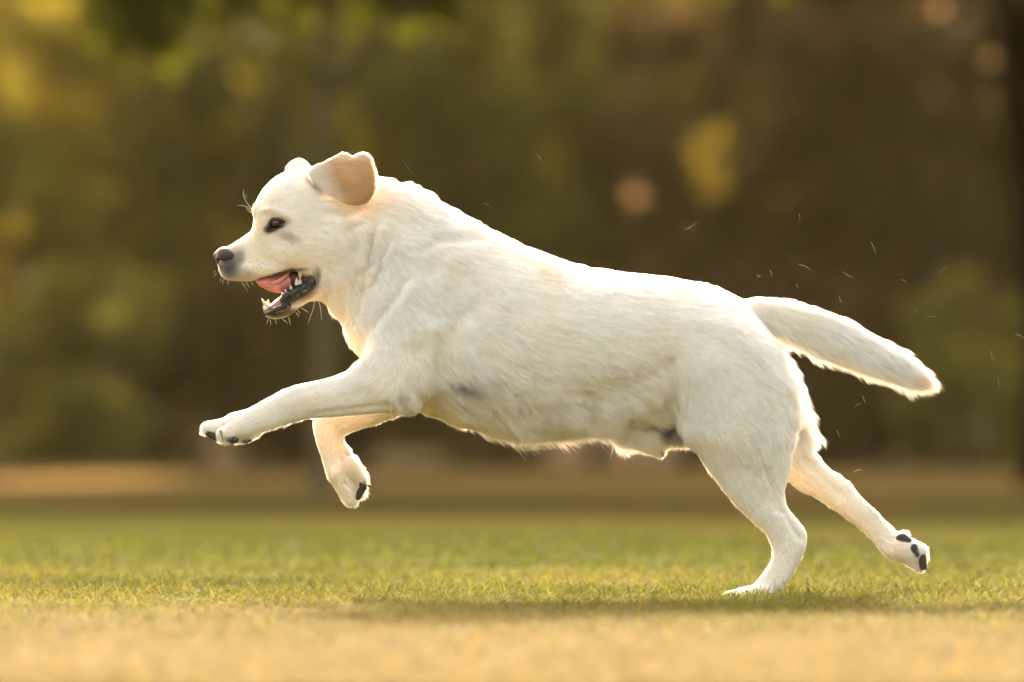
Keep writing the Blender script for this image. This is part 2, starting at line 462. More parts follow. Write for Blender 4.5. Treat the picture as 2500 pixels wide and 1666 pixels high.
    # Laplacian smoothing
    def lap(V, it, lam=0.5):
        E = np.vstack([Q[:, [0, 1]], Q[:, [1, 2]], Q[:, [2, 3]], Q[:, [3, 0]]])
        cnt = np.bincount(E[:, 0], minlength=len(V)) + np.bincount(E[:, 1], minlength=len(V))
        for _ in range(it):
            A = np.stack([np.bincount(E[:, 0], V[E[:, 1], c], len(V)) + np.bincount(E[:, 1], V[E[:, 0], c], len(V)) for c in range(3)], 1)
            V = V + lam * (A / cnt[:, None] - V)
        return V
    def normals(V, Q):
        d1 = V[Q[:, 2]] - V[Q[:, 0]]; d2 = V[Q[:, 3]] - V[Q[:, 1]]; fn = np.cross(d1, d2)
        N = np.zeros_like(V)
        for c in range(3):
            for k in range(4): N[:, c] += np.bincount(Q[:, k], fn[:, c], len(V))
        return N / (np.linalg.norm(N, axis=1)[:, None] + 1e-12)
    V = lap(V, 3)
    N = normals(V, Q)
    if (N[:, 2] * (V[:, 2] - V[:, 2].mean())).sum() < 0: Q = Q[:, ::-1]; N = -N
    # sculpt strokes (photo px polyline, sigma px, mm)
    px, py = PX(V)
    def segdist(px, py, pts):
        d = np.full(len(px), 1e9)
        for (x0, y0), (x1, y1) in zip(pts[:-1], pts[1:]):
            ex, ey = x1 - x0, y1 - y0; L = ex * ex + ey * ey + 1e-9
            t = np.clip(((px - x0) * ex + (py - y0) * ey) / L, 0, 1)
            d = np.minimum(d, np.hypot(px - x0 - t * ex, py - y0 - t * ey))
        return d
    disp = np.zeros(len(V))
    STROKES = [
        ([(858, 560), (866, 600), (874, 680), (876, 755)], 16, -4.5), ([(912, 553), (903, 610), (888, 660), (884, 720)], 9, -3.5), ([(952, 586), (938, 620), (905, 650)], 6, -3), ([(932, 560), (922, 610), (905, 680)], 9, 3.5), ([(888, 560), (888, 620), (880, 690)], 9, 3),
        ([(993, 687), (950, 745), (905, 800), (890, 850)], 16, -4), ([(1032, 606), (1070, 590), (1108, 586), (1175, 582)], 14, -3),
        ([(1010, 700), (1000, 760), (1010, 820)], 30, 5), ([(1175, 740), (1120, 790), (1095, 850), (1080, 905)], 30, -5),
        ([(1120, 640), (1060, 720), (1040, 800)], 34, 5), ([(1060, 496), (1052, 520), (1040, 545)], 6, -2.5), ([(1062, 800), (1040, 880), (1035, 950)], 18, 4),
        ([(1440, 975), (1543, 935), (1610, 900)], 30, -4.5), ([(1639, 890), (1650, 960), (1663, 1030)], 20, -6), ([(1480, 1005), (1560, 985), (1610, 965)], 20, 3),
        ([(1869, 1134), (1885, 1190), (1896, 1245)], 9, -4), ([(1940, 1000), (1925, 1080), (1908, 1150)], 26, -2), ([(1913, 1250), (1932, 1285), (1953, 1315)], 7, -4),
        ([(1760, 900), (1800, 1000), (1790, 1080)], 45, 6), ([(1700, 780), (1730, 830)], 30, -2), ([(1850, 850), (1890, 950)], 40, 4),
        ([(1250, 700), (1280, 800), (1250, 900)], 45, 3), ([(1155, 860), (1200, 950)], 20, 2.5),
        ([(1960, 1120), (2010, 1165), (2055, 1210)], 9, -3),
        ([(760, 1010), (850, 1000), (950, 985)], 8, -2), ([(700, 985), (800, 960), (900, 930)], 16, 1.5),
        ([(560, 1030), (545, 1040), (541, 1060)], 3.5, -3), ([(525, 1052), (545, 1066)], 4, 0.8),
        ([(657, 535), (672, 530), (700, 545)], 6, -1.2), ([(650, 560), (690, 585), (720, 590)], 12, -2.0), ([(640, 515), (665, 512), (700, 525)], 7, 2.2),
        ([(622, 545), (618, 570), (600, 590)], 9, 0.8), ([(770, 700), (830, 690), (870, 640)], 18, 2), ([(650, 430), (640, 470), (632, 510)], 6, -1.0),
        ([(745, 440), (770, 455), (800, 480)], 7, -3.5), ([(765, 650), (772, 668), (768, 690), (750, 715)], 7, 1.5), ([(800, 520), (850, 530), (880, 510)], 12, -2.5),
        ([(840, 1180), (862, 1200)], 4, -2),
    ]
    facing = np.clip(np.abs(N[:, 1]) * 1.6, 0, 1)
    for pts, sg, mm in STROKES:
        d = segdist(px, py, pts); disp += mm * (0.0010 if pts[0][0] > 800 else 0.0011) * np.exp(-(d / sg) ** 2) * facing
    trunk = (px > 900) & (px < 1900)
    disp += 0.0006 * vnoise(V, 28, 2) * np.where(trunk, 1, 0.25) + 0.0002 * vnoise(V, 90, 9)
    # eye sockets
    eyeC = {sg: W(678, 547, sg * 62 * S) for sg in (-1, 1)}
    V = V + N * disp[:, None]
    V = lap(V, 1, 0.4)
    # sink the eye sockets in
    for sg in (-1, 1):
        e = eyeC[sg]; px, py = PX(V)
        dd = np.hypot((px - 677) / 20, (py - 547) / 13)
        m = np.clip(1.25 - dd, 0, 1) * ((V[:, 1] * sg) > 0.012)
        V[:, 1] -= sg * 0.007 * np.minimum(m * 2, 1)
    N = normals(V, Q)
    px, py = PX(V)

    # ---- colour of skin and coat: tint patches, some of them painted crease shade, in photo pixels (x, y, rx, ry, rot, colour, strength)
    BASE = np.array([0.90, 0.83, 0.70])
    PATCH = [
        (1342, 662, 52, 32, 0.45, (0.80, 0.58, 0.34), 0.55), (1230, 600, 110, 22, 0.5, (0.80, 0.66, 0.46), 0.4), (1130, 640, 120, 70, 0.3, (0.82, 0.72, 0.55), 0.3),
        (1500, 1080, 260, 40, 0.0, (0.80, 0.70, 0.50), 0.3), (1200, 1045, 200, 34, 0.1, (0.80, 0.70, 0.48), 0.35),
        (1125, 940, 50, 17, 0.2, (0.12, 0.105, 0.09), 0.6), (1180, 930, 60, 22, 0.2, (0.5, 0.45, 0.38), 0.3),  # greyer patches at the armpit
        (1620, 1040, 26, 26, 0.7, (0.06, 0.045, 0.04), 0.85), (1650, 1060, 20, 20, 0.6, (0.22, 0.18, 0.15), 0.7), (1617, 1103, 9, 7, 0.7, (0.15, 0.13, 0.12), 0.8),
        (985, 968, 15, 17, 0.0, (0.45, 0.33, 0.28), 0.65), (2250, 930, 40, 24, 0.6, (0.74, 0.48, 0.25), 0.75), (2225, 925, 30, 20, 0.5, (0.8, 0.62, 0.42), 0.4),
        (1855, 755, 50, 30, 0.2, (0.85, 0.72, 0.55), 0.4), (2135, 1255, 26, 13, 0.8, (0.72, 0.55, 0.42), 0.5), (1950, 1370, 14, 50, 0.35, (0.72, 0.58, 0.46), 0.4),
        (850, 1105, 11, 9, 0.4, (0.33, 0.24, 0.21), 0.75),
        # muzzle and eyes
        (558, 645, 30, 42, 0.15, (0.045, 0.032, 0.022), 0.93), (582, 628, 18, 26, 0.15, (0.20, 0.155, 0.12), 0.6), (588, 668, 38, 18, 0.1, (0.20, 0.17, 0.13), 0.5),
        (574, 604, 22, 11, -0.5, (0.70, 0.50, 0.36), 0.5), (533, 656, 11, 16, 0.3, (0.04, 0.035, 0.03), 0.85),
        (677, 548, 27, 17, -0.35, (0.05, 0.035, 0.028), 1.0), (655, 562, 14, 11, -0.4, (0.10, 0.075, 0.06), 0.95), (702, 580, 34, 15, 0.5, (0.52, 0.37, 0.24), 0.55),
        (663, 522, 22, 14, 0.0, (0.75, 0.60, 0.45), 0.3), (790, 568, 10, 4, 0.2, (0.5, 0.42, 0.35), 0.4),
        (762, 456, 34, 9, 0.7, (0.20, 0.14, 0.10), 0.75), (905, 610, 14, 50, 0.1, (0.62, 0.55, 0.44), 0.35), (925, 640, 6, 34, 0.35, (0.45, 0.40, 0.32), 0.4),  # ear base and neck folds: crease shade painted into the coat
        # lips
        (715, 658, 40, 6, -0.12, (0.15, 0.12, 0.10), 0.8), (768, 672, 11, 24, 0.1, (0.20, 0.15, 0.13), 0.8), (745, 715, 40, 14, -0.75, (0.25, 0.15, 0.12), 0.8),
        (690, 766, 46, 12, -0.2, (0.035, 0.03, 0.026), 0.95), (655, 740, 14, 11, 0, (0.30, 0.12, 0.10), 0.9), (680, 732, 18, 12, -0.6, (0.25, 0.09, 0.08), 0.95), (706, 716, 18, 12, -0.6, (0.10, 0.04, 0.035), 0.95), (790, 700, 14, 34, 0.2, (0.75, 0.60, 0.45), 0.4),
    ]
    for x, y in [(606, 641), (617, 638), (629, 634), (603, 652), (615, 649), (627, 646), (600, 664), (612, 661), (624, 657), (637, 652), (607, 672), (620, 670), (641, 642)]:
        PATCH.append((x + 3 * math.sin(x * y), y + 2.5 * math.cos(x * 3 + y), 1.9, 1.5, 0, (0.12, 0.10, 0.08), 0.65))
    def paint(P, jit=True):
        x, y = PX(P); C = np.repeat(BASE[None], len(P), 0)
        nz = vnoise(P, 13, 11); nz2 = vnoise(P, 45, 12)
        C = C * (1 + 0.02 * nz + 0.008 * nz2)[:, None] + np.array([0.0, -0.012, -0.035]) * np.clip(nz, 0, 1)[:, None]
        warm = np.clip(nz * 1.2 + 0.2 * nz2 - 0.1, 0, 1)[:, None]
        C = C * (1 - 0.20 * warm) + np.array([0.80, 0.68, 0.50]) * 0.20 * warm
        for X, Y, rx, ry, a, c, st in PATCH:
            dx, dy = x - X, y - Y; ca, sa = math.cos(a), math.sin(a)
            d = np.hypot((dx * ca + dy * sa) / rx, (-dx * sa + dy * ca) / ry)
            w = np.clip(1.35 - d + 0.12 * nz2, 0, 1); w = (w * w * (3 - 2 * w) * st)[:, None]
            C = C * (1 - w) + np.array(c) * w
        return np.clip(C, 0.01, 1)
    def padpaint(P, C):
        return C
    fm, n, l, b = mat_new('dog_skin')
    at = n.new('ShaderNodeAttribute'); at.attribute_name = 'Col'; l.new(at.outputs['Color'], b.inputs['Base Color'])
    b.inputs['Roughness'].default_value = 0.75; b.inputs['Specular IOR Level'].default_value = 0.2
    body = mesh_obj('body', V - np.array(root.location), Q, fm, root)
    a = body.data.attributes.new('Col', 'FLOAT_COLOR', 'POINT')
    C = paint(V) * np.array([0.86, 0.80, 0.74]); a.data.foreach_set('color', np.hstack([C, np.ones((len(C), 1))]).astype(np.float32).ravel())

    # ---- coat
    FL = np.array([  # x, y, dirx, diry, length mm, lift
        (545, 625, 1, -.4, 1.2, .2), (560, 610, 1, -.4, 2, .3), (600, 640, 1, 0, 2.5, .25), (545, 670, 1, .3, 3, .4), (600, 678, 1, .1, 3.5, .35), (630, 520, .6, -.8, 4, .3), (615, 550, .7, -.5, 3, .25),
        (680, 450, 1, -.6, 5, .3), (770, 430, 1, -.1, 6, .3), (700, 600, 1, .1, 5, .22), (690, 500, 1, -.2, 4, .2), (780, 620, 1, .2, 7, .22), (780, 540, 1, .1, 6, .22),
        (655, 775, 1, .1, 4, .4), (700, 772, 1, 0, 4, .35), (750, 730, 1, .2, 6, .3), (800, 752, .8, .6, 11, .45), (840, 790, .4, 1, 11, .4), (820, 680, .6, .7, 9, .25),
        (880, 600, .6, .8, 13, .25), (870, 700, .3, 1, 13, .25), (950, 450, 1, .2, 11, .3), (1030, 470, 1, .4, 11, .3), (980, 560, .8, .6, 14, .22), (1080, 520, 1, .45, 12, .3), (870, 850, .2, 1, 9, .3),
        (930, 700, .5, .9, 13, .22), (1000, 700, .6, .8, 12, .2), (950, 850, .1, 1, 10, .2), (1050, 850, .5, .9, 11, .2), (1150, 600, 1, .5, 11, .2), (1300, 640, 1, .4, 10, .2), (1300, 620, 1, .4, 9, .25), (1500, 690, 1, .2, 10, .22),
        (1700, 710, 1, .3, 10, .22), (1200, 800, 1, .5, 12, .2), (1100, 750, .7, .75, 12, .2), (1400, 800, 1, .35, 12, .18), (1400, 930, 1, .5, 14, .2), (1600, 800, 1, .3, 12, .18), (1550, 920, .9, .45, 14, .22),
        (1150, 990, 1, .6, 18, .25), (1130, 1040, 1, .55, 16, .35), (1180, 1050, .9, .8, 17, .5), (1250, 1058, .85, .85, 19, .55), (1350, 1058, .85, .85, 18, .55), (1450, 1058, .85, .8, 20, .55), (1530, 1050, .9, .7, 18, .4), (1080, 945, .9, .6, 18, .3),
        (1600, 1110, .5, .9, 8, .3), (1600, 1020, .7, .8, 20, .3), (1640, 960, .3, 1, 16, .25), (1660, 1060, .4, 1, 14, .35), (1850, 780, .7, .8, 11, .2), (1750, 850, .8, .55, 12, .18), (1800, 950, .7, .8, 12, .2), (1720, 1000, .5, .9, 12, .22), (1780, 1100, .5, 1, 9, .2),
        (1700, 1120, .5, 1, 7, .25), (1900, 900, .8, .7, 16, .35), (1935, 920, 1, .35, 16, .45), (1960, 990, 1, .35, 20, .5), (1972, 1045, 1, .4, 22, .5), (1975, 1100, .9, .7, 15, .4), (1930, 1150, .5, 1, 6, .2), (1890, 980, .7, .8, 12, .2), (1920, 1050, .6, 1, 11, .2), (1900, 1120, .5, 1, 8, .2), (1925, 1100, .6, 1, 9, .2), (1980, 1130, .8, .7, 7, .25), (1880, 1100, .6, .9, 14, .25),
        (1850, 1230, .6, 1, 6, .2), (1920, 1280, .5, 1, 5, .2), (1960, 1310, .1, 1, 4, .25), (1900, 1400, -.6, 1, 4, .2), (1800, 1450, -1, .3, 4.5, .25), (2000, 1150, .8, .6, 6, .2), (2080, 1230, .8, .7, 4.5, .2), (2180, 1330, .8, .5, 4.5, .2),
        (2250, 1360, .5, .8, 6, .35), (2200, 1300, .9, -.3, 6, .5), (1850, 730, 1, .05, 12, .3), (1980, 765, 1, .35, 13, .25), (2100, 810, 1, .55, 14, .25), (2215, 870, 1, .6, 17, .3), (2270, 925, 1, .6, 20, .35),
        (1900, 835, .7, .75, 16, .5), (2000, 870, .8, .7, 17, .4), (2110, 910, .85, .6, 17, .4), (2215, 945, .9, .5, 20, .4), (2050, 830, .9, .55, 17, .22), (930, 930, -.9, .5, 7, .2), (800, 970, -1, .25, 5, .18), (650, 1005, -1, .4, 4.5, .2),
        (540, 1035, -1, .4, 4, .22), (500, 1060, -.8, .5, 5, .4), (550, 1088, -.7, .7, 6, .6), (600, 1075, -.6, .8, 7, .6), (680, 1042, -.6, .8, 7, .55), (760, 1022, -.7, .6, 6, .4), (1000, 990, .4, 1, 9, .4), (900, 1035, -1, .5, 5, .3), (790, 1080, 0, 1, 4, .2),
        (830, 1180, .2, 1, 4, .2), (893, 1170, .7, .7, 8, .6), (868, 1120, .6, .8, 7, .6), (853, 1235, .3, .9, 5, .4), (1020, 960, .4, 1, 9, .3)])
    # the trace was drawn on the photograph: keep x,y in photo px
    def field(x, y):
        out = np.zeros((len(x), 4))
        for s in range(0, len(x), 60000):
            dx = x[s:s + 60000, None] - FL[None, :, 0]; dy = y[s:s + 60000, None] - FL[None, :, 1]
            w = 1 / (dx * dx + dy * dy + 300) ** 2; w /= w.sum(1, keepdims=True)
            out[s:s + 60000] = w @ FL[:, 2:6]
        return out
    def make_fur(name, parent, V, Q, count, wid, colf, lenmul=1.0, seed=1, near_boost=1.0, mask=None, npts=5):
        r = np.random.default_rng(seed)
        T = np.vstack([Q[:, [0, 1, 2]], Q[:, [0, 2, 3]]]) if Q.shape[1] == 4 else Q
        A = V[T[:, 0]]; B = V[T[:, 1]]; C2 = V[T[:, 2]]
        cr = np.cross(B - A, C2 - A); ar = np.linalg.norm(cr, axis=1)
        cen = (A + B + C2) / 3
        wgt = ar.copy()
        ny = cr[:, 1] / (ar + 1e-12)
        wgt *= np.where(ny < 0.15, 1.0, 0.45)
        if mask is not None: wgt *= mask(cen)
        idx = np.searchsorted(np.cumsum(wgt) / wgt.sum(), r.random(count)).clip(0, len(T) - 1)
        u = r.random(count); v = r.random(count); sw = u + v > 1; u[sw] = 1 - u[sw]; v[sw] = 1 - v[sw]
        P = A[idx] + (B - A)[idx] * u[:, None] + (C2 - A)[idx] * v[:, None]
        NN = normals(V, Q) if Q.shape[1] == 4 else None
        Nn = NN[T[idx, 0]] * (1 - u - v)[:, None] + NN[T[idx, 1]] * u[:, None] + NN[T[idx, 2]] * v[:, None]
        Nn /= np.linalg.norm(Nn, axis=1)[:, None] + 1e-9
        x, y = PX(P); f = field(x, y)
        d = np.stack([f[:, 0], np.zeros(count), -f[:, 1]], 1)
        # swirl noise
        d += 0.20 * np.stack([vnoise(P, 22, 31), vnoise(P, 22, 32), vnoise(P, 22, 33)], 1) + 0.09 * np.stack([vnoise(P, 75, 34), vnoise(P, 75, 35), vnoise(P, 75, 36)], 1)
        d += 0.07 * r.standard_normal((count, 3))
        d -= Nn * (d * Nn).sum(1)[:, None]; d /= np.linalg.norm(d, axis=1)[:, None] + 1e-9
        L = f[:, 2] * 0.001 * lenmul * (0.65 + 0.6 * r.random(count)) * (1 + 0.25 * vnoise(P, 60, 41))
        lift = f[:, 3] * (1 + 0.35 * vnoise(P, 50, 42)) * (0.75 + 0.5 * r.random(count)) * np.where(r.random(count) < 0.10, 2.2, 1.0)
        th = np.arctan2(f[:, 1], f[:, 0]) / (math.pi / 12); b0 = np.floor(th); fr = th - b0
        def streak(b, sd):
            a_ = b * (math.pi / 12); ca, sa = np.cos(a_), -np.sin(a_)
            return vnoise(np.stack([(P[:, 0] * ca + P[:, 2] * sa) * 70, P[:, 1] * 150, (-P[:, 0] * sa + P[:, 2] * ca) * 330 + b * 7.7], 1), 1.0, sd)
        stk = (streak(b0, 61) * (1 - fr) + streak(b0 + 1, 61) * fr) * 1.3
        lift = lift * (1 + 0.38 * stk * np.clip(1.2 - f[:, 2] / 22, 0.25, 0.8))
        L = L * (1 + 0.06 * stk)
        lift = lift * (1 + 0.9 * np.clip((f[:, 2] - 14) / 8, 0, 1.0))
        t = np.linspace(0, 1, npts)
        up = lift[:, None] * t - 0.35 * lift[:, None] * t * t
        pts = P[:, None, :] + (d[:, None, :] * (t[None, :, None]) + Nn[:, None, :] * up[:, :, None]) * L[:, None, None]
        # gravity / droop of long hair
        pts[:, :, 2] -= (np.clip(L - 0.012, 0, 1)[:, None] * t ** 2) * 0.35
        # clumps
        nc = max(200, count // 45); ci = r.choice(count, nc, replace=False)
        kd = kdtree.KDTree(nc)
        for j, i in enumerate(ci): kd.insert(P[i], j)
        kd.balance()
        near = np.fromiter((kd.find(p)[1] for p in P), np.int64, count)
        tgt = pts[ci[near]]
        dist = np.linalg.norm(P - P[ci[near]], axis=1)
        cf = (0.18 + 0.16 * np.clip((L - 0.010) / 0.012, 0, 1)) * np.clip(1.3 - dist / 0.006, 0, 1)
        ls = (L / (L[ci[near]] + 1e-6)).clip(0.5, 1.5)
        pull = (tgt - P[ci[near]][:, None]) * ls[:, None, None] + P[ci[near]][:, None]
        pts += (pull - pts) * (cf[:, None] * t[None] ** 1.5)[:, :, None]
        cd = bpy.data.hair_curves.new(name)
        cd.add_curves([npts] * count)
        cd.attributes['position'].data.foreach_set('vector', (pts.reshape(-1, 3) - np.array(root.location)).astype(np.float32).ravel())
        rad = (wid * (0.8 + 0.4 * r.random(count)))[:, None] * np.array([1, 1, .9, .65, .12])[None, :npts]
        ra = cd.attributes.get('radius') or cd.attributes.new('radius', 'FLOAT', 'POINT')
        ra.data.foreach_set('value', rad.astype(np.float32).ravel())
        cj = 1 + 0.02 * r.standard_normal(nc)
        Cc = colf(P) * (1 + 0.06 * r.standard_normal(count))[:, None] * cj[near][:, None] * (1 + 0.055 * stk * np.array([[0.8, 1.0, 1.35]]).T).T
        Cc = np.clip(np.repeat(Cc, npts, 0), 0.005, 0.97)
        ca = cd.attributes.new('Col', 'FLOAT_COLOR', 'POINT')
        ca.data.foreach_set('color', np.hstack([Cc, np.ones((len(Cc), 1))]).astype(np.float32).ravel())
        o = bpy.data.objects.new(name, cd); COL.objects.link(o); o.parent = parent
        cd.materials.append(furmat)
        return o
    furmat = bpy.data.materials.new('fur'); furmat.use_nodes = True
    n = furmat.node_tree.nodes; l = furmat.node_tree.links
    n.remove(n['Principled BSDF'])
    hb = n.new('ShaderNodeBsdfHairPrincipled'); hb.model = 'CHIANG'; hb.parametrization = 'COLOR'
    at = n.new('ShaderNodeAttribute'); at.attribute_name = 'Col'; l.new(at.outputs['Color'], hb.inputs['Color'])
    hb.inputs['Roughness'].default_value = 0.45; hb.inputs['Radial Roughness'].default_value = 0.7
    hb.inputs['Random Roughness'].default_value = 0.2
    hb.inputs['IOR'].default_value = 1.45
    df = n.new('ShaderNodeBsdfDiffuse'); l.new(at.outputs['Color'], df.inputs['Color'])
    mx = n.new('ShaderNodeMixShader'); mx.inputs[0].default_value = 0.35
    l.new(hb.outputs[0], mx.inputs[1]); l.new(df.outputs[0], mx.inputs[2])
    l.new(mx.outputs[0], n['Material Output'].inputs[0])

    # pads and bare places get no hair
    BARE = [(677, 547, 22, 12), (543, 628, 33, 20), (652, 742, 16, 13), (676, 732, 20, 14), (703, 718, 20, 15), (727, 704, 16, 13)]
    def mask(cen):
        x, y = PX(cen); m = np.ones(len(x))
        for X, Y, rx, ry in BARE: m *= np.clip((np.hypot((x - X) / rx, (y - Y) / ry) - 0.9) * 4, 0, 1)
        m *= np.where((x < 1100) & (y < 800), 1.6, 1.0) * np.where((x > 1900) & (y > 820) & (y < 1130), 1.8, 1.0) * np.where((y > 1000) & (x > 1040) & (x < 1700), 1.5, 1.0)
        return m
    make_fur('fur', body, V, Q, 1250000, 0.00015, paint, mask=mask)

    # ---- ears
    def ear(outline, cx, cy, yfun, th, colr, nf, seed, fold=None):
        P = np.array(outline + [outline[0]], float); Pc = catmull(P, 5)[:-1]
        n_ = len(Pc); Rr = [0.0, .18, .36, .54, .7, .83, .92, .975, 1.0]
        front, back = [], []
        for rr in Rr:
            x = cx + (Pc[:, 0] - cx) * rr; y = cy + (Pc[:, 1] - cy) * rr
            yc = yfun(x, y); t = th * math.sqrt(max(0, 1 - rr ** 4)) + 0.0004
            front.append(W(x, y, (yc * S) - t)); back.append(W(x, y, (yc * S) + t))
        V = np.vstack(front + back); m = len(Rr); q = []
        for i in range(m - 1):
            for k in range(n_):
                a, b = i * n_ + k, i * n_ + (k + 1) % n_
                q.append((a, a + n_, b + n_, b)); o_ = m * n_
                q.append((a + o_, b + o_, b + n_ + o_, a + n_ + o_))
        for k in range(n_):
            a, b = (m - 1) * n_ + k, (m - 1) * n_ + (k + 1) % n_
            q.append((a, a + m * n_, b + m * n_, b))
        Qe = np.array(q)
        Nn = normals(V, Qe)
        if Nn[n_ * 3, 1] > 0: Qe = Qe[:, ::-1]
        o = mesh_obj('ear', V - np.array(root.location), Qe, fm, root)
        a = o.data.attributes.new('Col', 'FLOAT_COLOR', 'POINT'); C = colr(V)
        a.data.foreach_set('color', np.hstack([C, np.ones((len(C), 1))]).astype(np.float32).ravel())
        make_fur('fur', o, V, Qe, nf, 0.00015, colr, lenmul=0.8, seed=seed)
        return o
    def earcol(P):
        x, y = PX(P); C = paint(P)
        tan = np.array([0.64, 0.37, 0.15]); rust = np.array([0.40, 0.21, 0.08]); pale = np.array([0.82, 0.66, 0.44])
        w = np.clip(((x - 775) + 0.35 * (430 - y)) / 45, 0, 1)[:, None]
        nz = vnoise(P, 60, 51)[:, None] * 0.12
        T = tan * (1 + nz)
        lower = np.clip((440 - 0.0 * x - y) / -40, 0, 1)[:, None] * np.clip((860 - x) / 60, 0, 1)[:, None]
        T = T * (1 - 0.75 * lower) + pale * 0.75 * lower
        edge = np.clip((np.hypot((x - 845) / 62, (y - 436) / 66) - 0.80) * 4.5, 0, 1)[:, None] * np.clip((y - 430) / 40, 0, 1)[:, None]
        T = T * (1 - edge * 0.7) + rust * edge * 0.7
        top = np.clip((400 - y) / 14, 0, 1)[:, None]
        T = T * (1 - top * 0.6) + pale * top * 0.6
        return np.clip(C * (1 - w) + T * w, 0.01, 1)
    ynear = lambda x, y: -96 - 34 * np.clip((x - 760) / 110, 0, 1) ** 0.8 + 10 * np.clip((470 - y) / 70, -0.4, 1) * np.clip((x - 780) / 80, 0, 1) - 14 * np.cos((x - 770) / 26) * np.clip((440 - y) / 60, 0, 1) + 12 * ((y - 436) / 60) ** 2
    ear([(750, 420), (770, 405), (790, 398), (818, 383), (838, 376), (856, 384), (882, 377), (897, 386), (901, 402), (908, 428), (906, 466), (891, 491), (866, 499), (840, 495), (800, 475), (767, 455)],
        838, 436, ynear, 0.0024, earcol, 45000, 5)
    yfar = lambda x, y: 80 + 30 * np.clip((y - 400) / 60, 0, 1)
    ear([(697, 430), (699, 410), (712, 396), (727, 390), (742, 394), (753, 406), (770, 430), (775, 470), (740, 490), (705, 470)], 735, 432, yfar, 0.004, lambda P: paint(P), 14000, 6)

    # ---- nose
    leather = simple_mat('nose_leather', (0.040, 0.028, 0.023), 0.6, 0.35, 900, 0.5, 0.25, 0.0)
    gr2 = []
    global VS_
    vs = 0.0011
    def lsp(V, q, t):
        return vdb.FloatGrid.createLevelSetFromPolygons(np.asarray(V, np.float32), triangles=np.asarray(t, np.uint32), quads=np.asarray(q, np.uint32), transform=vdb.createLinearTransform(vs), halfWidth=8.0)
    parts = [(lsp(*loft([(525, 617, 525, 638, 11, 3), (530, 611, 531, 646, 21, 3), (540, 604, 541, 652, 31, 3), (554, 603, 556, 651, 38, 3), (570, 609, 568, 648, 39, 3), (578, 617, 575, 643, 36, 3)], cap=0.5)), 1)]
    for sg in (-1, 1):
        parts.append((lsp(*capsule(W(562, 627, (3 + sg * 30) * S), W(539, 632, (3 + sg * 20) * S), 12 * S, 12 * S)), 1))
    for sg in (-1, 1):
        parts.append((lsp(*capsule(W(534, 640, (3 + sg * 29) * S), W(543, 645, (3 + sg * 34) * S), 7 * S, 6.5 * S)), -1))
        parts.append((lsp(*capsule(W(546, 645, (3 + sg * 38) * S), W(568, 634, (3 + sg * 42) * S), 4 * S, 2.6 * S)), -1))
    lo = np.array([1e9] * 3); hi = -lo
    for g, s_ in parts:
        a, b = g.evalActiveVoxelBoundingBox(); lo = np.minimum(lo, a); hi = np.maximum(hi, b)
    lo = lo.astype(int) - 3; dims = (hi - lo + 7).astype(int); F = np.full(dims, 8 * vs, np.float32)
    for g, s_ in parts:
        arr = np.zeros(dims, np.float32); g.copyToArray(arr, ijk=tuple(int(v) for v in lo))
        k = 0.003
        if s_ > 0:
            h = np.clip(k - np.abs(F - arr), 0, None); F = np.minimum(F, arr) - h * h / (4 * k)
        else:
            k = 0.0015; arr = -arr; h = np.clip(k - np.abs(F - arr), 0, None); F = np.maximum(F, arr) + h * h / (4 * k)
    g = vdb.FloatGrid(8 * vs); g.transform = vdb.createLinearTransform(vs); g.copyFromArray(F, ijk=tuple(int(v) for v in lo)); g.gridClass = vdb.GridClass.LEVEL_SET
    nv, nq = g.convertToQuads(isovalue=0.0)
    mesh_obj('nose', np.asarray(nv, float) - np.array(root.location), np.asarray(nq, np.int64)[:, ::-1], leather, root)

    # ---- eyes
    iris = simple_mat('brown_eye', (0.012, 0.006, 0.004), 0.05, 0.3, 300, 0, 0.6, 1.0)
    lid = simple_mat('eyelid', (0.035, 0.024, 0.02), 0.45, 0.2, 300, 0, 0.4)
    irm, n, l, b = mat_new('iris_brown')
    b.inputs['Base Color'].default_value = (0.022, 0.009, 0.004, 1); b.inputs['Roughness'].default_value = 0.15; b.inputs['Coat Weight'].default_value = 1.0; b.inputs['Coat Roughness'].default_value = 0.02
    for sg in (-1, 1):
        # eye ball facing outward and a little forward
        c = W(678, 546, sg * 70 * S)
        # find the surface of the body near the eye to seat the ball
        px_, py_ = PX(V); msk = (np.hypot(px_ - 677, py_ - 547) < 9) & (V[:, 1] * sg > 0.01)
        ys = np.median(V[msk, 1]) if msk.any() else sg * 70 * S
        c = W(677, 547, 0.0); rad = 0.0098
        c = np.array([c[0], ys - sg * (rad - 0.0052), c[2]])
        us, vs2 = 24, 14; Vv = []; Ff = []
        look = np.array([-0.42, sg * 0.90, 0.05]); look /= np.linalg.norm(look)
        ax = np.cross(look, [0, 0, 1]); ax /= np.linalg.norm(ax); ay = np.cross(ax, look)
        def cap_sphere(r, a0, a1, steps):
            Vv = []; Ff = []
            for i in range(steps + 1):
                a = a0 + (a1 - a0) * i / steps
                for k in range(us):
                    p = 2 * math.pi * k / us
                    Vv.append(c + r * (look * math.cos(a) + (ax * math.cos(p) + ay * math.sin(p)) * math.sin(a)))
            for i in range(steps):
                for k in range(us): Ff.append((i * us + k, i * us + (k + 1) % us, (i + 1) * us + (k + 1) % us, (i + 1) * us + k))
            return np.array(Vv), Ff
        Vs, Fs = cap_sphere(rad, 0.001, math.pi - 0.001, vs2)
        ball = mesh_obj('eye', Vs - np.array(root.location), Fs, iris, root)
        Vs, Fs = cap_sphere(rad + 0.0004, 0.001, 0.62, 6)
        mesh_obj('iris', Vs - np.array(root.location), Fs, irm, ball)
        Vs, Fs = cap_sphere(rad + 0.0007, 0.001, 0.26, 4)
        mesh_obj('pupil', Vs - np.array(root.location), Fs, iris, ball)
        yo = c[1] + sg * (rad * 0.62)
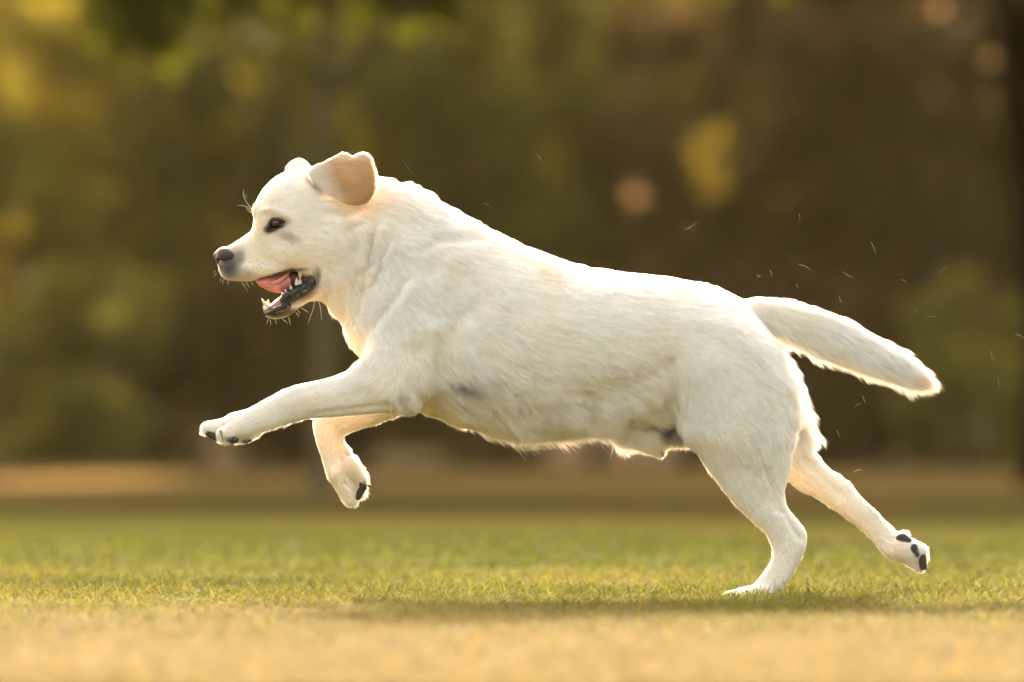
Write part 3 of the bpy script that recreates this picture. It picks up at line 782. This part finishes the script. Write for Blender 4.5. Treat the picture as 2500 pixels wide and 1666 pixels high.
        up = [(651, 566, 0), (656, 552, 1.2), (663, 538, 2.6), (672, 536, 3.4), (685, 538, 3.2), (697, 542, 1.7), (707, 546, 0)]
        dn = [(652, 566, 0), (662, 563, 1.2), (675, 560, 2.2), (687, 556, 2.0), (697, 549, 1.2), (706, 544, 0)]
        for crv, rr in ((up, 0.0029), (dn, 0.0019)):
            pts = [W(x, y, yo + sg * 0.001 * (o_ - 1.2)) for x, y, o_ in crv]
            tube(np.array(pts) - np.array(root.location), [rr * .5] + [rr] * (len(crv) - 2) + [rr * .4], lid, 'eyelid', root, squash=1.6)

    # ---- mouth
    black = simple_mat('lip_black', (0.015, 0.011, 0.009), 0.35, 0.5, 220, 1.0, 0.4, 0.25)
    pink = simple_mat('tongue_pink', (0.56, 0.20, 0.18), 0.38, 0.15, 300, 0.3, 0.5, 0.3, 0.2)
    gum = simple_mat('gum', (0.42, 0.17, 0.15), 0.35, 0.3, 200, 0.3, 0.5, 0.4, 0.2)
    ivory = simple_mat('tooth', (0.62, 0.54, 0.40), 0.3, 0.08, 200, 0, 0.5, 0.3)
    dark = simple_mat('throat', (0.09, 0.02, 0.018), 0.5, 0.2, 100)
    RL = np.array(root.location)
    for sg in (-1, 1):
        lower = [(752, 662, 58, 6), (764, 672, 64, 9), (762, 688, 66, 11), (750, 700, 63, 12), (733, 709, 58, 12), (716, 718, 52, 13), (700, 728, 46, 13.5), (690, 738, 42, 12)]
        tube(np.array([W(x, y, sg * d * S) for x, y, d, r_ in lower]) - RL, [r_ * S for *_, r_ in lower], black, 'lip', root, jitter=0.12, squash=0.8, sub=7)
        lower2 = [(706, 742, 46, 9), (690, 752, 40, 10), (672, 760, 32, 9), (656, 765, 20, 7), (647, 765, 8, 6)]
        tube(np.array([W(x, y, sg * d * S) for x, y, d, r_ in lower2]) - RL, [r_ * S for *_, r_ in lower2], black, 'lip', root, jitter=0.09, squash=0.8, sub=7)
        upper = [(660, 677, 46, 3), (690, 665, 52, 4.5), (722, 656, 57, 5), (748, 655, 60, 5.5), (760, 662, 63, 5)]
        tube(np.array([W(x, y, sg * d * S) for x, y, d, r_ in upper]) - RL, [r_ * S for *_, r_ in upper], black, 'lip', root, jitter=0.05, sub=7)
    # tongue
    tg = loft([(628, 684, 640, 702, 18, -2), (650, 676, 660, 712, 28, -2), (680, 668, 690, 716, 34, -2), (710, 662, 720, 706, 36, 0), (745, 660, 750, 700, 36, 0)], n=24, cap=0.6)
    mesh_obj('tongue', tg[0] - RL, [tuple(q) for q in tg[1]] + [tuple(t) for t in tg[2]], pink, root)
    tube(np.array([W(x, y, d * S) for x, y, d in [(655, 690, -30), (668, 690, -34), (682, 686, -36), (696, 676, -37), (706, 668, -37)]]) - RL, [3 * S, 6 * S, 7 * S, 6 * S, 3 * S], pink, 'tongue_fold', root)
    th = loft([(715, 655, 722, 712, 40, 0), (750, 655, 755, 712, 48, 0), (775, 655, 780, 712, 52, 0)], n=20)
    mesh_obj('throat', th[0] - RL, [tuple(q) for q in th[1]] + [tuple(t) for t in th[2]], dark, root)
    # floor of the lower jaw
    gf = loft([(647, 752, 648, 764, 14, 0), (660, 744, 662, 764, 22, 0), (680, 728, 688, 756, 30, 0), (705, 708, 715, 742, 36, 0), (730, 695, 738, 722, 42, 0)], n=20)
    mesh_obj('gum', gf[0] - RL, [tuple(q) for q in gf[1]] + [tuple(t) for t in gf[2]], gum, root)
    def tooth(x0, y0, x1, y1, d, r0, bend=0.0):
        p0 = W(x0, y0, d * S) - RL; p1 = W(x1, y1, d * S) - RL; mid = (p0 + p1) / 2 + np.array([bend, 0, 0])
        tube(np.array([p0, mid, p1]), [r0 * S, r0 * 0.78 * S, r0 * 0.18 * S], ivory, 'tooth', root, n=10, sub=4)
    for sg in (-1, 1):
        tooth(657, 752, 638 if sg < 0 else 655, 729 if sg < 0 else 731, sg * 21, 5.2, -0.001)
        for x, y, d in ((645, 750, 4), (647, 751, 10), (651, 752, 16)): tooth(x, y + 5, x - 2, y - 4, sg * d, 3.0)
        tooth(738, 655, 732, 681, sg * 50, 9.5); tooth(747, 657, 745, 676, sg * 51, 7); tooth(726, 697, 724, 679, sg * 50, 6.5); tooth(733, 694, 733, 680, sg * 51, 5)
        tooth(712, 708, 708, 697, sg * 46, 4.5); tooth(700, 715, 695, 706, sg * 42, 4.0)

    # ---- paw pads and claws
    pad = simple_mat('paw_pad', (0.065, 0.050, 0.042), 0.8, 0.4, 500, 0.6, 0.15)
    claw = simple_mat('claw', (0.30, 0.22, 0.18), 0.35, 0.2, 200)
    def pads(x0, y0, x1, y1, d, r, fl=1.0):
        c = capsule(W(x0, y0, d * S) - RL, W(x1, y1, d * S) - RL, r * S, r * S * 0.9, fl)
        mesh_obj('paw_pad', c[0], [tuple(q) for q in c[1]] + [tuple(t) for t in c[2]], pad, root)
    pads(510, 1058, 532, 1070, -150, 9); pads(552, 1068, 574, 1074, -180, 10); pads(512, 1060, 530, 1070, -118, 8); pads(596, 1074, 606, 1073, -150, 9)
    pads(884, 1164, 887, 1192, 104, 10); pads(882, 1198, 873, 1214, 108, 9); pads(866, 1226, 862, 1232, 118, 6)
    pads(2202, 1317, 2214, 1324, 90, 15); pads(2230, 1340, 2237, 1352, 83, 13); pads(2251, 1360, 2254, 1384, 86, 10)
    def cl(x0, y0, x1, y1, d, r=3.2):
        p0 = W(x0, y0, d * S) - RL; p1 = W(x1, y1, d * S) - RL; mid = (p0 + p1) / 2 + np.array([0, 0, 0.001])
        tube(np.array([p0, mid, p1]), [r * S, r * .85 * S, r * .2 * S], claw, 'claw', root, n=8, sub=3)
    cl(538, 1050, 545, 1080, -192); cl(494, 1042, 486, 1054, -140); cl(2260, 1384, 2266, 1396, 100); cl(860, 1234, 864, 1242, 116); cl(1776, 1458, 1764, 1466, -138); cl(1782, 1459, 1770, 1466, -112)

    # ---- whiskers
    wh = simple_mat('whisker', (0.85, 0.75, 0.55), 0.4)
    WL = [[(616, 512), (604, 497), (594, 476), (596, 462)], [(612, 512), (602, 505), (590, 502), (578, 503)], [(615, 520), (606, 514), (600, 508)], [(768, 735), (764, 757), (757, 775), (751, 791)], [(779, 738), (783, 757), (785, 782)],
          [(590, 690), (598, 700), (604, 712)], [(600, 690), (606, 697), (609, 703)], [(614, 690), (618, 698)], [(527, 662), (521, 668)], [(529, 668), (521, 677)], [(545, 683), (543, 694)], [(735, 752), (748, 760), (753, 764)], [(728, 758), (732, 768)],
          [(705, 776), (709, 794)], [(690, 780), (702, 790)], [(655, 780), (650, 792)], [(672, 783), (675, 792)], [(660, 782), (661, 794)], [(540, 681), (536, 690)], [(556, 687), (557, 697)], [(722, 764), (730, 774)]]
    for w_ in WL:
        p = np.array([W(x, y, -20 * S) for x, y in w_]) - RL
        if len(p) == 2: p = np.array([p[0], (p[0] + p[1]) / 2 + [0, 0, 0.0005], p[1]])
        k = len(p); tube(p, [0.00035] + [0.00028] * (k - 2) + [0.0001], wh, 'whisker', root, n=5, sub=4)
    return root

# ------------------------------------------------------------------ background wood
def bark_mat(name, col):
    return simple_mat(name, col, 1.0, 0.4, 6, 0.5, 0.0)

def add_trunk(parent, h, r0, r1, mat, bend, seed, limbs=4, name='trunk'):
    r = np.random.default_rng(seed)
    def path(p0, dirv, L, n=5, wob=0.06):
        P = [np.array(p0, float)]; d = np.array(dirv, float); d /= np.linalg.norm(d)
        for i in range(n):
            P.append(P[-1] + d * L / n); d = d + r.normal(0, wob, 3); d /= np.linalg.norm(d)
        return np.array(P)
    P = path((0, 0, -0.15), (bend, 0, 1), h, 6, 0.05)
    n = 14; Vs = []; Fs = []
    def add(P, ra, rb):
        o = len(Vs); Pc = catmull(P, 3); m = len(Pc); ang = np.linspace(0, 2 * math.pi, n, endpoint=False)
        tan = np.gradient(Pc, axis=0)
        for i in range(m):
            t = tan[i] / np.linalg.norm(tan[i]); a = np.cross(t, [0.3, 1, 0]); a /= np.linalg.norm(a); b = np.cross(t, a)
            q = i / (m - 1); rr = (ra + (rb - ra) * q) * (1 + 0.5 * math.exp(-q * 14) * (ra == r0))
            for k in range(n): Vs.append(Pc[i] + rr * (1 + 0.08 * math.sin(3 * ang[k] + i)) * (math.cos(ang[k]) * a + math.sin(ang[k]) * b))
        for i in range(m - 1):
            for k in range(n): Fs.append((o + i * n + k, o + i * n + (k + 1) % n, o + (i + 1) * n + (k + 1) % n, o + (i + 1) * n + k))
    add(P, r0, r1)
    for j in range(limbs):
        i = r.integers(2, 6); a = r.random() * 6.28
        add(path(P[i], (math.cos(a), math.sin(a), 0.9), h * 0.35, 4, 0.1), r1 * 1.3, r1 * 0.3)
    return mesh_obj(name, np.array(Vs), Fs, mat, parent)

def crown_mesh(name, N, rad, zc, leaf, seed, clumps=26, flat=1.0):
    """leafy crown: clumps of small leaves, uneven outline, gaps"""
    r = np.random.default_rng(seed)
    d = r.standard_normal((clumps, 3)); d /= np.linalg.norm(d, axis=1)[:, None]
    cc = d * (r.random(clumps) ** 0.45)[:, None] * np.array(rad) + np.array([0, 0, zc])
    cr = (0.20 + 0.20 * r.random(clumps)) * min(rad) * (34 / clumps) ** 0.25
    if clumps == 1: cc = np.array([[0, 0, zc]]); cr = np.array([min(rad)])
    ci = r.integers(0, clumps, N); e = r.standard_normal((N, 3)); e /= np.linalg.norm(e, axis=1)[:, None]
    C = cc[ci] + e * (cr[ci] * r.random(N) ** 0.4)[:, None]
    if zc > 0: C[:, 2] = np.maximum(C[:, 2], 0.03)
    a = r.standard_normal((N, 3)); a /= np.linalg.norm(a, axis=1)[:, None]
    b = np.cross(a, r.standard_normal((N, 3))); b /= np.linalg.norm(b, axis=1)[:, None]
    s = (leaf * (0.6 + 0.8 * r.random(N)))[:, None]
    V = np.stack([C - a * s, C - b * s * 0.5, C + a * s, C + b * s * 0.5], 1).reshape(-1, 3)
    F = np.arange(4 * N).reshape(-1, 4)
    me = bpy.data.meshes.new(name)
    me.vertices.add(len(V)); me.vertices.foreach_set('co', V.astype(np.float32).ravel())
    me.loops.add(4 * N); me.loops.foreach_set('vertex_index', F.astype(np.int32).ravel())
    me.polygons.add(N); me.polygons.foreach_set('loop_start', np.arange(0, 4 * N, 4, dtype=np.int32))
    me.update(calc_edges=True)
    set_attr(me, 'rnd', np.repeat(np.clip(0.5 + 0.22 * r.standard_normal(N) + 0.25 * (r.random(clumps)[ci] - 0.5), 0, 1), 4))
    return me

def build_wood():
    bark = bark_mat('bark_brown', (0.10, 0.07, 0.045)); barkg = bark_mat('bark_grey', (0.10, 0.078, 0.042)); barkd = bark_mat('bark_dark', (0.006, 0.004, 0.0025))
    L = {
        'olive': leaf_mat('leaf_olive', [(0.085, 0.082, 0.012), (0.13, 0.122, 0.017), (0.17, 0.148, 0.022)], 0.5),
        'green': leaf_mat('leaf_green', [(0.042, 0.052, 0.004), (0.068, 0.078, 0.006), (0.095, 0.095, 0.008)], 0.5),
        'brown': leaf_mat('leaf_brown', [(0.07, 0.042, 0.013), (0.105, 0.065, 0.018), (0.09, 0.07, 0.016)], 0.5),
        'dark': leaf_mat('leaf_dark', [(0.035, 0.022, 0.008), (0.05, 0.034, 0.010), (0.06, 0.044, 0.013)], 0.45),
        'gold': leaf_mat('leaf_gold', [(0.20, 0.168, 0.022), (0.28, 0.228, 0.028), (0.34, 0.27, 0.035)], 0.6),
        'yellow': leaf_mat('leaf_yellow', [(0.075, 0.06, 0.005), (0.09, 0.072, 0.006), (0.11, 0.085, 0.008)], 0.55),
        'tan': leaf_mat('leaf_glint', [(0.36, 0.25, 0.13), (0.40, 0.28, 0.15), (0.45, 0.31, 0.17)], 0.6),  # bright leaves standing in for sun glints
    }
    meshes = [crown_mesh('crown', 9000, (2.0, 1.6, 3.6), 3.4, 0.13, 100 + i, 110) for i in range(4)]
    small = [crown_mesh('crown', 3500, (1.2, 1.0, 1.3), 1.1, 0.09, 200 + i, 18) for i in range(3)]
    tall = [crown_mesh('crown', 12000, (3.6, 2.6, 6.5), 7.0, 0.20, 300 + i, 44) for i in range(3)]
    high = [crown_mesh('crown', 11000, (3.3, 2.0, 1.8), 4.15, 0.11, 400 + i, 70) for i in range(2)]
    def tree(name, me, lm, px, d, label, cat, group, rot=0, sc=1.0, th=4.0, tr=0.12, bm=bark, bend=0.0, seed=1, limbs=3, zs=1.0, Xabs=None, sprays=()):
        X = (px - SX0) / FPX * d if Xabs is None else Xabs
        e = empty(name, (X, d - D, 0)); tag(e, label, cat, group)
        c = bpy.data.objects.new('crown', me); COL.objects.link(c); c.parent = e
        if not me.materials: me.materials.append(lm)
        c.material_slots[0].link = 'OBJECT'; c.material_slots[0].material = lm
        c.rotation_euler = (0, 0, rot); c.scale = (sc, sc, sc * zs)
        add_trunk(e, th, tr, tr * 0.5, bm, bend, seed, limbs)
        for (sx, sy, rad, N, k) in sprays:
            o = bpy.data.objects.new('leaf_spray', crown_mesh('leaf_spray', N, (rad,) * 3, 0, min(0.07, rad * 0.6), int(sx), 5)); COL.objects.link(o)
            o.data.materials.append(L[k]); o.parent = e
            o.location = Vector(W(sx, sy, d - D - 3.2)) - e.location
            add_trunk(o, 0.01, 0.004, 0.003, bark, 0, 3, 0, 'twig') if False else None
        return e
    # scrub along the edge of the wood: photo column, distance, kind, colour, words
    G1 = 'bushy trees along the edge of the wood'
    SPR = {}
    rows = [
        (60, 70, 'gold', 'golden green bushy tree at the left edge of the frame'),
        (330, 73, 'gold', 'olive golden bushy tree second from the left'),
        (620, 70, 'olive', 'olive brown bushy tree behind the head of the dog'),
        (880, 75, 'olive', 'olive tree whose crown rises above the ears of the dog'),
        (1180, 71, 'olive', 'dim olive bushy tree above the neck of the dog'),
        (1460, 74, 'olive', 'deep olive bushy tree behind the middle of the back'),
        (1760, 70, 'brown', 'dull brown bushy tree behind the rump'),
        (2000, 74, 'dark', 'dark brown bushy tree above the tail'),
        (2240, 70, 'dark', 'very dark bushy tree above the tip of the tail'),
        (2440, 73, 'brown', 'brown bushy tree at the right edge of the frame'),
        (-260, 72, 'gold', 'golden tree left of the frame edge'), (2720, 73, 'dark', 'dark tree right of the frame edge'),
    ]
    for i, (px, d, k, lab) in enumerate(rows):
        tree('tree', meshes[i % 4], L[k], px, d, lab, 'tree', G1, rot=i * 1.3, sc=0.95 + 0.1 * (i % 3), seed=500 + i, sprays=SPR.get(px, ()))
    G2 = 'low shrubs in front of the wood'
    lows = [(190, 64, 'olive', 'small golden olive shrub low at the left behind the front paw'), (760, 66, 'dark', 'dark low shrub under the chin of the dog'),
            (1300, 66, 'brown', 'brown low shrub seen under the belly'), (1950, 65, 'dark', 'dark low shrub behind the hind legs'), (2330, 64, 'olive', 'olive shrub low at the right below the tail'), (480, 67, 'dark', 'dark low shrub above the outstretched paw')]
    for i, (px, d, k, lab) in enumerate(lows):
        tree('shrub', small[i % 3], L[k], px, d, lab, 'shrub', G2, rot=i * 2.1, th=1.0, tr=0.04, seed=600 + i, limbs=2)
    G3 = 'tall trees deeper in the wood'
    for i in range(9):
        px = -500 + i * 440
        words = ['far left end', 'left side', 'left of the head', 'head of the dog', 'neck of the dog', 'back of the dog', 'rump of the dog', 'tail of the dog', 'far right end'][i]
        tree('tall_tree', tall[i % 3], L['dark' if i > 4 else 'olive'], px, 86 + 3 * (i % 2), 'tall shady tree deeper in the wood beyond the ' + words, 'tree', G3, rot=i * 0.9, th=7, tr=0.25, seed=700 + i, zs=0.66)
    # shade trees standing on the lawn, crowns above the frame
    G4 = 'slim shade trees standing on the far lawn'
    tree('shade_tree', high[0], L['green'], 785, 31, 'slim grey trunk rising behind the folded front leg', 'tree', G4, th=4.5, tr=0.06, bm=barkg, seed=801, limbs=3, bend=0.01)
    tree('shade_tree', high[1], L['dark'], 2655, 33, 'dark trunk cut by the right edge of the frame', 'tree', G4, th=5.5, tr=0.30, bm=barkd, seed=803, rot=4, limbs=2, bend=-0.085, zs=1.35)
    tree('leaning_tree', small[0], L['olive'], 165, 68, 'slim leaning grey stem at the lower left', 'tree', G4, th=2.5, tr=0.08, bm=barkg, bend=0.4, seed=804, limbs=1)
    # added thin saplings; their tan leaves stand in for sun glints blurred to discs
    for i, (px, d, cl, lab) in enumerate([
            (1553, 46, [(480, .045, 60, 'tan')], 'added sapling whose tan leaves stand in for a round sun glint above the back'),
            (1728, 50, [(365, .20, 30, 'yellow'), (440, .15, 14, 'yellow')], 'thin sapling with glowing yellow leaves right of the round disc'),
            (15, 52, [(690, .17, 80, 'yellow'), (560, .15, 40, 'yellow')], 'thin sapling with golden leaves on the left edge of the frame'),
            (275, 55, [(765, .15, 10, 'olive'), (960, .12, 8, 'olive')], 'thin sapling with faint yellow green leaves left of the muzzle'),
            (2292, 47, [(22, .05, 26, 'tan')], 'added sapling with pale leaves standing in for a sun glint near the top right corner'),
            (2416, 48, [(146, .035, 8, 'tan'), (245, .03, 5, 'tan')], 'added sapling with dim tan leaves standing in for sun glints beside the dark right trunk')]):
        e = empty('sapling', ((px - SX0) / FPX * d, d - D, 0)); tag(e, lab, 'sapling', 'thin saplings on the far lawn')
        add_trunk(e, 3.9, 0.012, 0.005, barkg, 0, 900 + i, 2, 'stem')
        for sy, rad, N, k in cl:
            o = bpy.data.objects.new('leaf_spray', crown_mesh('leaf_spray', N, (rad,) * 3, 0, min(0.09, rad * 0.6), 950 + int(sy), 1)); COL.objects.link(o)
            o.data.materials.append(L[k]); o.parent = e; o.location = Vector(W(px, sy, d - D)) - e.location
    # bank added behind the wood to block bright sky gaps
    m = simple_mat('added_bank_soil', (0.10, 0.07, 0.035), 0.95, 0.5, 0.6, 0, 0.1)
    xs = np.linspace(-90, 90, 60); prof = [(96, -0.3), (100, 1.0), (108, 6), (118, 11), (135, 14), (180, 15), (230, -0.3)]
    V = []; Fq = []
    for x in xs:
        for yy, z in prof: V.append((x, yy - D, z + (0.5 * math.sin(x * 0.35 + yy) + 0.4 * math.sin(x * 0.13) if z > 0 else 0)))
    k = len(prof)
    for i in range(len(xs) - 1):
        for j in range(k - 1): Fq.append((i * k + j, (i + 1) * k + j, (i + 1) * k + j + 1, i * k + j + 1))
    tag(mesh_obj('added_hill', V, Fq, m), kind='structure')

def build_haze():
    m = bpy.data.materials.new('haze'); m.use_nodes = True
    n = m.node_tree.nodes; l = m.node_tree.links; n.remove(n['Principled BSDF'])
    v = n.new('ShaderNodeVolumePrincipled'); v.inputs['Color'].default_value = (1.0, 0.82, 0.42, 1)
    v.inputs['Density'].default_value = 0.00009; v.inputs['Anisotropy'].default_value = 0.3
    l.new(v.outputs[0], n['Material Output'].inputs['Volume'])
    x, y0, y1, z0, z1 = 410, -62, 905, -1.3, 17
    V = [(a, b, c) for a in (-x, x) for b in (y0, y1) for c in (z0, z1)]
    F = [(0, 1, 3, 2), (4, 6, 7, 5), (0, 4, 5, 1), (2, 3, 7, 6), (0, 2, 6, 4), (1, 5, 7, 3)]
    tag(mesh_obj('haze', V, F, m, smooth=False), 'faint golden evening haze in the air', 'haze', kind='stuff')

def build_loose_hairs():
    m = simple_mat('loose_hair', (0.6, 0.52, 0.38), 0.6)
    SP = [(996, 408, 14, 20), (1316, 387, 7, 8), (1190, 503, 12, 7), (1685, 553, 16, -9), (2132, 606, 7, 16), (1965, 653, 16, 7), (2070, 670, 14, 7), (2303, 660, 9, -7), (1882, 668, 3, 8), (2052, 731, 4, 8), (2274, 775, 12, 2), (2490, 823, 13, 5),
          (2422, 868, 6, 12), (2438, 935, 2, 12), (2094, 990, 9, -6), (2110, 975, 4, 10), (2046, 1060, 4, 9), (2095, 1150, 11, -3), (1852, 672, 5, 1), (2206, 688, 7, 4), (1946, 700, 2, 5), (2236, 757, 4, 4), (1952, 530, 1, 9), (600, 480, 4, 5)]
    WHERE = ['above the ear of the dog, long and bent', 'high above the back, right of the ear', 'close above the slope of the neck', 'bright and slanting above the middle of the back', 'upright, highest of those above the tail',
             'lying flat above the tail root, left of the upright one', 'just right of the flat one above the tail root', 'slanting upward near the right edge above the tail', 'short and upright just left of the tail root',
             'very close above the top of the tail', 'nearly level, right of the middle of the tail', 'cut by the right edge of the frame', 'upright, right of the tail tip', 'upright, below and right of the tail tip', 'below the tip of the tail, slanting up',
             'hanging just under the tip of the tail', 'just behind the feathered thigh', 'long and level, above the trailing hind foot', 'tiny and level, farthest left above the rump', 'small, in the open air above the tail tip', 'tiny, between the two flat ones above the tail root',
             'tiny, above and left of the nearly level one', 'faint and upright, high over the rump', 'in front of the forehead']
    for i, (x, y, dx, dy) in enumerate(SP):
        Y = -0.16 + 0.34 * ((i * 7) % 11) / 11
        c = W(x, y, Y); a = W(x - dx, y - dy, Y) - c; b = W(x + dx, y + dy, Y + 0.003) - c
        k = 0.6 + 0.5 * ((i * 5) % 7) / 7
        o = tube(np.array([a, (a + b) / 2 + np.array([0, 0, 0.0022 * (1 if i % 3 else -1) * k]), b]), [0.00015 * k, 0.00026 * k, 0.0001 * k], m, 'loose_hair', None, n=5, sub=4)
        o.location = c
        tag(o, 'tiny pale shed hair floating ' + WHERE[i], 'hair', 'shed hairs floating in the air')

build_ground()
build_grass()
build_wood()
build_haze()
build_dog()
build_loose_hairs()
